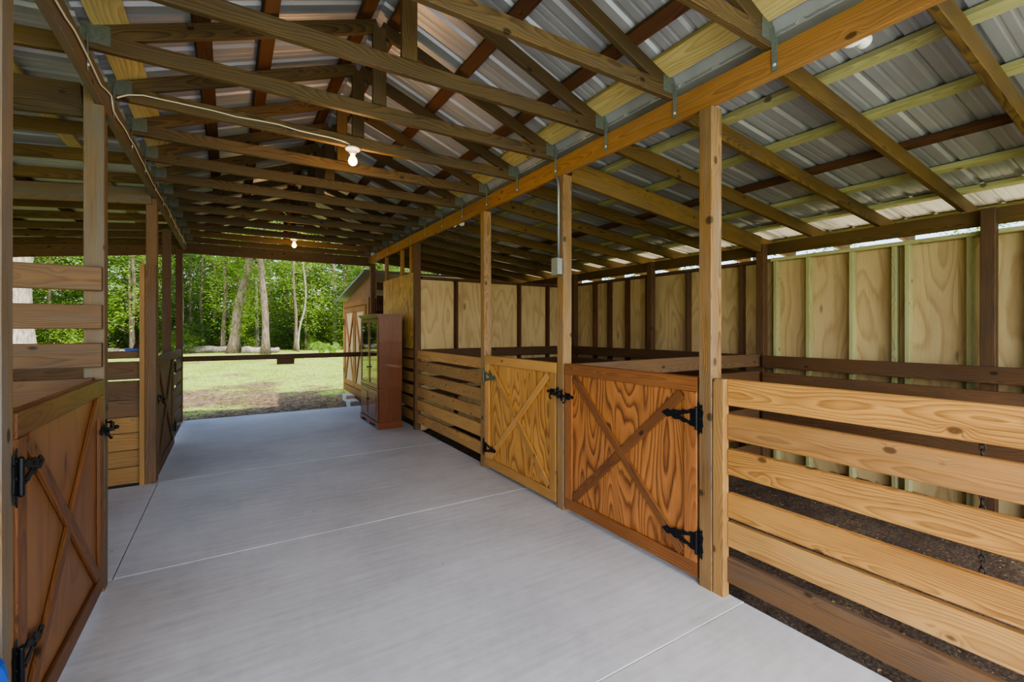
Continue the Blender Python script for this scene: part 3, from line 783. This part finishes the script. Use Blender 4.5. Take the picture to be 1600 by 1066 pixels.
m = MB(); m.tube([(2.318, 3.01, 2.08), (2.318, 3.01, 2.66), (2.312, 3.01, 2.73), (2.318, 3.03, 2.76), (2.318, 3.06, 2.77)], .010, 8); m.build('conduit', M['zinc'], r, smooth=True)
def wire(name, pts, label):
    m = MB(); rr_ = random.Random(9)
    P = []
    for a, b in zip(pts, pts[1:]):
        a, b = V(a), V(b); n_ = max(2, int((b-a).length/.12))
        for k in range(n_): P.append(a.lerp(b, k/n_)+V((0, 0, rr_.uniform(-.006, .006))))
    P.append(V(pts[-1])); m.tube(P, .0045, 6)
    return tag(m.build(name, M['wire'], origin=pts[0], smooth=True), label, 'cable')
xw = XL+.010
pp = []; yy = YN; k = 0
wl = [(xw, -.5, 2.915)]
for yk, zk in [(.3, 2.86), (1.2, 2.885), (1.75, 2.90), (1.95, 2.88), (2.3, 2.80), (2.8, 2.86), (3.3, 2.84), (3.56, 2.895), (3.62, 2.82), (4.3, 2.855), (5.3, 2.83), (6.4, 2.86), (7.6, 2.835), (8.9, 2.85)]: wl.append((xw, yk, zk))
wire('electric_cable', wl, 'white electric cable stapled along the weathered beam')
wy = 3.71-.028
wire('electric_cable', [(xw+.02, 3.60, 2.90), (-.54, wy-.03, 2.955), (-.40, wy, 2.985), (-.1, wy, 2.972), (.3, wy, 2.975), (.55, wy, 2.962), (.72, wy, 2.955), (.79, wy-.006, 2.935)], 'white electric cable running along the truss to the nearer lit bulb')

# blue tarp bundle at the near post
m = MB(); rr_ = random.Random(2); vs, fs = [], []; N = 26
for j in range(15):
    u = j/14; rad = .175*(1-.9*max(0, (u-.70)/.30)**1.6)
    for k in range(N):
        a = 2*math.pi*k/N; q = rad*(1+.12*math.sin(5*a+u*4)+.08*math.sin(9*a-u*7)+rr_.uniform(-.04, .04))
        vs.append((-.655+q*math.cos(a)*.50, 1.945+q*math.sin(a)*.55, .012+u*.60+.010*math.sin(7*a)))
for j in range(14):
    for k in range(N): fs.append((j*N+k, j*N+(k+1) % N, (j+1)*N+(k+1) % N, (j+1)*N+k))
fs.append(tuple(range(N-1, -1, -1))); fs.append(tuple(14*N+k for k in range(N)))
m.add(vs, fs); tag(m.build('tarp_bundle', M['bluetarp'], origin=(-.655, 1.945, 0)), 'crumpled bright blue tarp at the foot of the near grey post', 'tarp')
one('blue_rag', (-.86, -.76, 5.66, 5.70, 1.287, 1.31), 'bluetarp', 'small blue rag lying on top of the stacked board partition', 'rag')

# ------------------------------------------------------------------ china cabinet
cx0, cx1, cy0, cy1 = 1.86, 2.235, 6.79, 7.84
r = empty('china_cabinet', ((cx0+cx1)/2, (cy0+cy1)/2, 0), 'tall dark reddish wooden china cabinet with glazed upper doors standing on the concrete', 'cabinet')
ch = M['cherry']
def cb(name, b, par=r, mat=ch, **k): m = MB(); m.box(*b, tint=k.pop('tint', 1.0), **k); return m.build(name, mat, par)
cb('side_panel', (cx0+.02, cx1, cy0+.015, cy0+.035, .58, 1.66), axis=2); cb('side_panel', (cx0+.02, cx1, cy1-.035, cy1-.015, .58, 1.66), axis=2)
cb('back_panel', (cx1-.012, cx1, cy0+.036, cy1-.036, .1, 1.66), axis=2)
cb('base_case', (cx0+.018, cx1-.014, cy0+.003, cy1-.003, .085, .575), axis=2)
cb('waist_moulding', (cx0+.0, cx1, cy0-.008, cy1+.008, .576, .598), axis=1)
for z_ in (.61, .96, 1.30): cb('shelf', (cx0+.04, cx1-.014, cy0+.037, cy1-.037, z_, z_+.018), axis=1)
m = MB()
for k, (o_, za, zb) in enumerate([(.0, 1.655, 1.675), (.012, 1.675, 1.69), (.024, 1.69, 1.705), (.034, 1.705, 1.722)]):
    m.box(cx0-o_, cx1, cy0-o_, cy1+o_, za, zb, axis=1, tint=1)
m.build('crown_moulding', ch, r)
pl = MB()   # base moulding with bracket feet
for (ya, yb) in ((cy0-.012, cy0+.12), ((cy0+cy1)/2-.07, (cy0+cy1)/2+.07), (cy1-.12, cy1+.012)): pl.box(cx0-.004, cx0+.016, ya, yb, 0, .05, axis=1, tint=1)
pl.box(cx0-.004, cx0+.016, cy0-.012, cy1+.012, .05, .10, axis=1, tint=1)
pl.box(cx0+.017, cx1, cy0-.012, cy0+.001, 0, .10, axis=0, tint=1); pl.box(cx0+.017, cx1, cy1-.001, cy1+.012, 0, .10, axis=0, tint=1)
pl.build('base_moulding', ch, r)
ym = (cy0+cy1)/2
for (ya, yb, s) in ((cy0+.02, ym-.002, 1), (ym+.002, cy1-.02, -1)):
    m = MB(); xa, xb = cx0, cx0+.019; fw = .048
    m.box(xa, xb, ya, ya+fw, .605, 1.65, axis=2, tint=1); m.box(xa, xb, yb-fw, yb, .605, 1.65, axis=2, tint=1)
    m.box(xa, xb, ya+fw, yb-fw, .605, .655, axis=1, tint=1); m.box(xa, xb, ya+fw, yb-fw, 1.60, 1.65, axis=1, tint=1)
    m.box(xa, xb, ya+fw, yb-fw, 1.13, 1.16, axis=1, tint=1)
    d = m.build('glazed_door', ch, r)
    m = MB()
    for za, zb in ((.655, 1.13), (1.16, 1.60)): m.box(xa+.008, xa+.012, ya+fw, yb-fw, za, zb, axis=2, ch=.0005)
    m.build('glass', M['glass'], d)
    m = MB(); yk = yb-.025 if s > 0 else ya+.025
    m.lathe((xa, yk, .90), [(.004, 0), (.005, .01), (.011, .018), (.008, .026), (.001, .028)], (-1, 0, 0), 10); m.build('knob', M['iron'], d, smooth=True)
    d = cb('lower_door', (cx0, cx0+.017, ya, yb, .115, .57), axis=2)
    cb('raised_panel', (cx0-.006, cx0-.0005, ya+.07, yb-.07, .18, .505), d, axis=2, ch=.005)
    m = MB(); m.lathe((cx0-.0005, yk, .40), [(.004, 0), (.005, .01), (.011, .018), (.008, .026), (.001, .028)], (-1, 0, 0), 10); m.build('knob', M['iron'], d, smooth=True)

# ------------------------------------------------------------------ garden shed outside
sx, sy0, sy1, sz = 2.42, 9.55, 12.0, -.08
r = empty('garden_shed', (sx, (sy0+sy1)/2, sz), 'small orange-brown garden shed with cross-braced doors and green-grey metal roof outside', 'shed')
MB().box(sx+.04, sx+.06, sy0, sy1, 0, 2.14, axis=2, ch=.001).build('front_wall', M['ply_honey'], r)
MB().box(sx+.06, sx+2.2, sy1-.02, sy1, 0, 2.14, axis=2, ch=.001).build('side_wall', M['ply_honey'], r)
MB().box(sx+.06, sx+2.2, sy0, sy0+.02, 0, 2.14, axis=2, ch=.001).build('side_wall', M['brown'], r)
m = MB(); zt0, zt1 = 2.62, 2.14
m.add([(sx+.04, sy0, 2.141), (sx+.04, sy1, 2.141), (sx+.04, sy0, zt0)], [(0, 1, 2)]); m.build('gable', M['stain'], r)
for y in (sy0, sy1-.09): MB().box(sx+.0, sx+.038, y, y+.09, -.02, 2.16, axis=2).build('corner_board', M['beam'], r)
MB().box(sx+.0, sx+.038, sy0+.1, sy1-.1, -.02, .14, axis=1).build('skirt_board', M['stain'], r)
MB().box(sx+.0, sx+.038, sy0+.1, sy1-.1, 2.02, 2.15, axis=1).build('fascia', M['stain'], r)
yc = (sy0+sy1)/2+.02
for (ya, yb) in ((sy0+.22, yc-.01), (yc+.01, sy1-.16)):
    d = MB().box(sx+.014, sx+.03, ya, yb, .16, 2.0, axis=2, ch=.001).build('shed_door', M['ply_pale'], r)
    m = MB(); xa, xb = sx-.008, sx+.013; fw = .10
    m.box(xa, xb, ya, ya+fw, .16, 2.0, axis=2); m.box(xa, xb, yb-fw, yb, .16, 2.0, axis=2)
    m.box(xa, xb, ya+fw, yb-fw, .16, .27, axis=1); m.box(xa, xb, ya+fw, yb-fw, 1.89, 2.0, axis=1)
    m.build('door_frame', M['stain'], d)
    for P, Q in (((ya+fw, .27), (yb-fw, 1.89)), ((yb-fw, .27), (ya+fw, 1.89))):
        P, Q = V((xa+.008, *P)), V((xa+.008, *Q)); dd = (Q-P).normalized()
        MB().board(P+dd*.03, Q-dd*.03, V((1, 0, 0)).cross(dd), .08, .014).build('cross_brace', M['stain'], d)
for z_ in (.4, 1.6):
    m = MB(); m.box(sx-.014, sx-.009, sy1-.19, sy1-.07, z_, z_+.14, axis=2, tint=1); m.build('hinge', M['iron'], r)
m = MB(); a = V((sx-.12, sy1+.25, 2.20)); b = V((sx-.12, sy0-.1, 2.66))
m.add([a, b, b+V((2.5, 0, 0)), a+V((2.5, 0, 0)), a+V((0, 0, .045)), b+V((0, 0, .045)), b+V((2.5, 0, .045)), a+V((2.5, 0, .045))], [(0, 1, 2, 3), (7, 6, 5, 4), (0, 4, 5, 1), (1, 5, 6, 2), (2, 6, 7, 3), (3, 7, 4, 0)])
m.build('roof', M['shedroof'], r)
for (x, y, lb) in ((2.1, 9.72, 'pale concrete block beside the shed at the slab edge'), (2.2, 10.6, 'pale concrete block under the shed front')):
    one('concrete_block', (x, x+.19, y, y+.39, -.15, .0), 'brick', lb, 'block', ch=.01)

# ------------------------------------------------------------------ trees
def leaves(m, rr, centres, per, spread, size, tintf, flat_=.5):
    vs, fs, ts = [], [], []
    for (cx, cy, cz) in centres:
        bt = rr.random()
        for i in range(per):
            x, y, z = cx+rr.gauss(0, spread), cy+rr.gauss(0, spread), cz+rr.gauss(0, spread*.55)
            s = size*rr.uniform(.6, 1.4); a = rr.uniform(0, 6.283); p = rr.gauss(0, flat_)
            d = V((math.cos(a), math.sin(a), math.sin(p)*.8))*s; e_ = V((-math.sin(a), math.cos(a), rr.uniform(-.7, .7)))*s*.42
            o = V((x, y, z)); k = len(vs)
            vs += [o-d*.5, o+e_*.5, o+d*.6, o-e_*.5]; fs.append((k, k+1, k+2, k+3))
            ts += [max(0, min(1, bt*.45+rr.random()*.55))]*4
    m.add(vs, fs, None, ts)
def tree_proto(seed, h, r0, mat, bk, zlo, rad, ncl, lean=0, name='woodland_tree', per=42, size=.15):
    rr = random.Random(seed)
    t = empty(name, (0, 0, 0)); m = MB()
    pts = []; rs = []; ph = rr.uniform(0, 6)
    for i in range(9):
        u = i/8; pts.append((lean*u*h*.25+.12*math.sin(u*5+ph)*u, .10*math.sin(u*4+ph*2)*u, -.15+u*h)); rs.append(r0*(1.25 if i == 0 else 1)*(1-.7*u))
    m.tube(pts, rs, 9)
    cl = []
    for i in range(ncl):
        a = rr.uniform(0, 6.283); q = rad*math.sqrt(rr.random()); z = zlo+(h*1.02-zlo)*rr.random()
        q *= (.55+.45*math.sin(math.pi*min(1, (z-zlo)/(h-zlo)*.9+.1)))
        u = min(1, z/h); cl.append((lean*u*h*.25+q*math.cos(a), q*math.sin(a), z))
    for (x, y, z) in cl[::6]:
        u = max(.15, min(.95, (z-.5)/h)); b0 = V((lean*u*h*.25, 0, u*h-.1)); m.tube([b0, b0.lerp(V((x, y, z)), .5)+V((0, 0, .12)), (x, y, z)], [r0*.28*(1-u*.6), r0*.16, .012], 5)
    m.build('trunk', bk, t, smooth=True)
    f = MB(); leaves(f, rr, cl, per, .36, size, None); f.build('foliage', mat, t)
    return t
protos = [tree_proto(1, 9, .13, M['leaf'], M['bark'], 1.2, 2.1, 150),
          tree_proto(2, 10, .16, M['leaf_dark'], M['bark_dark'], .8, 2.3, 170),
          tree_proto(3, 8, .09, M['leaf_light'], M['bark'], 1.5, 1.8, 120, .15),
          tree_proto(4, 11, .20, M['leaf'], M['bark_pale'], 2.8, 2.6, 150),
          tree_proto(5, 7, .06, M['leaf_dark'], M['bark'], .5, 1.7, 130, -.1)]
kinds = ['mid-green leafy tree in the woods beyond the lawn', 'dense dark green tree in the shaded woods', 'slender tree with yellow-green sunlit leaves at the woods', 'tall pale-trunked tree with high foliage in the woods', 'thin young dark-leaved tree in the woods']
used = [False]*5
def put_tree(k, x, y, s, rz, label=None):
    p = protos[k]
    if not used[k]: o = p; used[k] = True
    else: o = copy_tree(p)
    o.location = (x, y, gz(x, y)); o.rotation_euler = (0, 0, rz); o.scale = (s, s, s*R.uniform(.9, 1.15))
    return tag(o, label or kinds[k], 'tree', 'woodland trees of kind %s' % ['mid green', 'dark', 'sunlit', 'pale trunk', 'young'][k])
rt = random.Random(21)
for (y, sp, ks) in [(39, 3.6, [2, 0, 2, 4, 0]), (42, 3.2, [0, 3, 1, 2]), (46, 3.0, [1, 0, 4, 1]), (50.5, 3.0, [1, 0, 1]), (56, 3.2, [1, 1, 0])]:
    x = -.36*y-3; 
    while x < .33*y+3:
        xx = x+rt.uniform(-.8, .8); x += sp
        put_tree(rt.choice(ks), xx, y+rt.uniform(-1.3, 1.3), rt.uniform(.8, 1.2), rt.uniform(0, 6))
# named trees
def trunk_tree(name, base, top, r0, r1, bk, label, vine=False, crown=True, seed=1, bends=.1):
    rr = random.Random(seed); b, t = V(base), V(top); o = empty(name, base, label, 'tree', None)
    m = MB(); pts, rs = [], []
    for i in range(13):
        u = i/12; p = b.lerp(t, u)+V((bends*math.sin(u*7+seed), bends*math.cos(u*5+seed), 0))*min(1, u*3)
        pts.append(p); rs.append((r0+(r1-r0)*u)*(1.55 if i == 0 else 1.12 if i == 1 else 1))
    m.tube(pts, rs, 14); 
    cl = []
    if crown:
        for i in range(70): 
            a = rr.uniform(0, 6.283); q = 2.6*math.sqrt(rr.random()); cl.append((t.x+q*math.cos(a), t.y+q*math.sin(a)+.6, t.z-rr.uniform(-1.0, 4.6)))
        for c in cl[::7]: s_ = pts[9]; m.tube([s_, s_.lerp(V(c), .5), c], [r1*.5, r1*.3, .02], 5)
    m.build('trunk', bk, o, smooth=True)
    if cl: f = MB(); leaves(f, rr, cl, 45, .4, .17, None); f.build('foliage', M['leaf'], o)
    if vine:
        cv = []
        for i in range(90):
            u = rr.uniform(.10, .62); p = b.lerp(t, u); a = rr.uniform(0, 6.28); q = (r0+(r1-r0)*u)+.04; cv.append((p.x+q*math.cos(a), p.y+q*math.sin(a), p.z))
        f = MB(); leaves(f, rr, cv, 16, .13, .11, None); f.build('climbing_vine', M['leaf_light'], o)
    return o
def at(px, D, z=-.15):
    """floor position of a photo column at a given viewing depth (1600-wide frame)"""
    u = (px-800)/711.; F = (.52621, .85035); Rr = (.85035, -.52621)
    return (F[0]*D+Rr[0]*u*D, F[1]*D+Rr[1]*u*D, z)
def up(px, D, z): x, y, _ = at(px, D); return (x, y, z)
trunk_tree('vine_tree', at(364, 30.5), up(397, 30.5, 9), .31, .21, M['bark'], 'thick leaning tree trunk wrapped in green vines at the edge of the woods', True, seed=3, bends=.12)
trunk_tree('straight_tree', at(349, 32), up(352, 32, 10), .15, .12, M['bark'], 'thin straight trunk just beside the vine-covered leaning tree', seed=5)
trunk_tree('straight_tree', at(415, 30), up(408, 30, 10), .22, .17, M['bark'], 'bare straight grey trunk standing alone before the woods', seed=7)
trunk_tree('pale_tree', at(34, 17), up(33, 17, 10), .40, .33, M['bark_pale'], 'big pale grey trunk seen between the wide slats', seed=9)
trunk_tree('thin_tree', at(466, 33), up(480, 33, 8), .07, .05, M['bark_pale'], 'very thin pale crooked trunk among the bushes toward the shed', crown=False, seed=11, bends=.25)
trunk_tree('thin_tree', at(462, 34), up(459, 34, 9), .12, .09, M['bark'], 'thin grey trunk behind the crooked sapling', crown=False, seed=13)
trunk_tree('thin_tree', at(318, 33), up(314, 33, 9), .10, .08, M['bark'], 'thin grey trunk near the dark end post', crown=False, seed=15)
trunk_tree('thin_tree', at(208, 30), up(206, 30, 9), .13, .09, M['bark'], 'thin trunk seen over the stacked boards', crown=False, seed=17)
# shrubs
def shrub_proto(seed, h, rad, mat, n, per=34, size=.13):
    rr = random.Random(seed); o = empty('woodland_shrub', (0, 0, 0)); m = MB(); cl = []
    for i in range(n):
        a = rr.uniform(0, 6.28); q = rad*math.sqrt(rr.random()); z = h*rr.uniform(.08, 1)*(1-.5*(q/rad)**2); cl.append((q*math.cos(a), q*math.sin(a), z))
    for c in cl[::4]: m.tube([(0, 0, -.1), (c[0]*.4, c[1]*.4, c[2]*.6), c], [.025, .015, .006], 5)
    m.build('stems', M['bark'], o); f = MB(); leaves(f, rr, cl, per, .22, size, None); f.build('foliage', mat, o); return o
sp_ = [shrub_proto(31, 2.2, 1.2, M['leaf_light'], 45), shrub_proto(32, 1.7, 1.3, M['leaf'], 50), shrub_proto(33, 3.0, 1.4, M['leaf_dark'], 70)]
skinds = ['low yellow-green bush at the edge of the woods', 'rounded mid-green bush at the edge of the woods', 'tall dark bush filling the shade under the trees']
us = [False]*3
y0s = [(38.3, 4.2, [0, 1]), (40.5, 2.4, [0, 1, 2]), (44, 2.4, [2, 1]), (48, 2.5, [2]), (54, 2.7, [2])]
for (y, sp, ks) in y0s:
    x = -.36*y-2
    while x < .33*y+2:
        k = rt.choice(ks); xx = x+rt.uniform(-.7, .7); x += sp
        yq = y+rt.uniform(-.6, .9)
        if not us[k]: o = sp_[k]; us[k] = True
        else: o = copy_tree(sp_[k])
        s = rt.uniform(.6, 1.05) if y < 39 else rt.uniform(.9, 1.5)
        o.location = (xx, yq, gz(xx, yq)); o.rotation_euler = (0, 0, rt.uniform(0, 6)); o.scale = (s, s, s)
        tag(o, skinds[k], 'bush', 'woodland bushes: '+['yellow-green', 'mid-green', 'dark'][k])
# deep woods closing the view
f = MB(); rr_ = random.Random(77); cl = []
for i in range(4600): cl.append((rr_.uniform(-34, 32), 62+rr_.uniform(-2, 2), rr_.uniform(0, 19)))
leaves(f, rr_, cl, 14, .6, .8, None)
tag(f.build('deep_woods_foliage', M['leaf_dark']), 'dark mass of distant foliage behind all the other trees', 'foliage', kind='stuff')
for i in range(9):
    k = [2, 0, 1][i % 3]; put_tree(k, 15+rt.uniform(-.5, 1.5), -6+i*3.1, rt.uniform(.6, .8), rt.uniform(0, 6), 'sunlit tree outside behind the plywood wall')
for i in range(9):
    put_tree([0, 2, 1, 4][i % 4], -24+rt.uniform(-2, 2), -4+i*4.2, rt.uniform(.9, 1.2), rt.uniform(0, 6), 'leafy tree off to the side beyond the open bays')
# palmetto near the shed
def fan(o, rr, m, L):
    a = rr.uniform(0, 6.28); el = rr.uniform(.5, 1.3); d = V((math.cos(a)*math.cos(el), math.sin(a)*math.cos(el), math.sin(el))); tip = o+d*L
    m.tube([o, o.lerp(tip, .6)+V((0, 0, .05)), tip], .012, 4); u = d.orthogonal().normalized()
    for k in range(13):
        b = (k-6)/6*1.3; q = (d*math.cos(b)+d.cross(u)*math.sin(b)).normalized(); w_ = q.cross(u)*.02
        e_ = tip+q*.36-V((0, 0, .08)); i = tip+q*.18
        m.add([tip, i+w_, e_, i-w_], [(0, 1, 2, 3)], None, .3+rr.random()*.5)
for n_, (px, D, lb) in enumerate([(500, 31, 'spiky fan-leaved palmetto at the woods edge toward the shed'), (516, 29, 'fan-leaved palmetto nearest the shed')]):
    o = V(at(px, D)); m = MB()
    for i in range(16): fan(o, rr_, m, rr_.uniform(.35, .75))
    tag(m.build('palmetto', M['leaf'], origin=o), lb, 'palmetto')
# fallen logs
def log(px0, D0, px1, D1, r_, bk, label):
    D0, D1 = D0+2.2, D1+2.2; a, b = V(at(px0, D0)), V(at(px1, D1)); a.z = gz(a.x, a.y)+r_*.8; b.z = gz(b.x, b.y)+r_*.8; m = MB(); pts = []
    for i in range(9): pts.append(a.lerp(b, i/8)+V((0, 0, .04*math.sin(i*1.7))))
    m.tube(pts, [r_*(1.1-.05*i) for i in range(9)], 12); tag(m.build('fallen_log', bk, origin=a, smooth=True), label, 'log', 'fallen logs at the woods edge')
log(286, 29, 357, 29.5, .27, M['bark_pale'], 'long pale fallen log between the end post and the vine tree')
log(380, 28.5, 436, 28.8, .23, M['bark_pale'], 'pale fallen log lying behind the bare straight trunk')
log(168, 27, 226, 29, .22, M['bark_pale'], 'pale fallen log seen over the stacked board partition')

# ------------------------------------------------------------------ light
w = bpy.data.worlds.new('sky'); bpy.context.scene.world = w; w.use_nodes = True
nt = w.node_tree; bg = nt.nodes['Background']
sk = nt.nodes.new('ShaderNodeTexSky'); sk.sky_type = 'NISHITA'; sk.sun_disc = False
sk.sun_elevation = math.radians(52); sk.sun_rotation = math.radians(200); sk.dust_density = 2.5; sk.air_density = 1.0; sk.ozone_density = 1.5
nt.links.new(sk.outputs[0], bg.inputs['Color']); bg.inputs['Strength'].default_value = .62
su = bpy.data.lights.new('sun', 'SUN'); su.energy = 8.5; su.color = (1, .94, .82); su.angle = math.radians(1.2)
so = bpy.data.objects.new('sun', su); C.objects.link(so)
d = V((-.5, .52, -1)); so.rotation_euler = d.to_track_quat('-Z', 'Y').to_euler()
def area(name, loc, d, sx_, sy_, en, col):
    l = bpy.data.lights.new(name, 'AREA'); l.shape = 'RECTANGLE'; l.size = sx_; l.size_y = sy_; l.energy = en; l.color = col
    o = bpy.data.objects.new(name, l); o.location = loc; o.rotation_euler = V(d).to_track_quat('-Z', 'Z').to_euler(); C.objects.link(o); return o
area('open_front_fill', (1.0, -1.9, 1.7), (.10, 1, .0), 5.5, 2.4, 190, (.82, .90, 1))  # added fill lamp behind the camera, standing in for daylight from the open front
#area('open_side_daylight', (-4.6, 3.5, 1.7), (1, .05, .0), 9, 1.9, 90, (.92, .97, 1))

# ------------------------------------------------------------------ camera
cam = bpy.data.cameras.new('camera'); co = bpy.data.objects.new('camera', cam); C.objects.link(co)
cam.sensor_width = 36; cam.lens = 16.0; cam.shift_y = -19/1600; cam.clip_start = .02; cam.clip_end = 300
co.location = (0, 0, 1.5); co.rotation_euler = (math.radians(90), 0, math.radians(-31.75))
sc = bpy.context.scene; sc.camera = co
sc.view_settings.view_transform = 'AgX'; sc.view_settings.look = 'AgX - Medium High Contrast'; sc.view_settings.exposure = 0.1
sc.cycles.use_denoising = True
sc.cycles.max_bounces = 10; sc.cycles.diffuse_bounces = 6; sc.cycles.transparent_max_bounces = 12
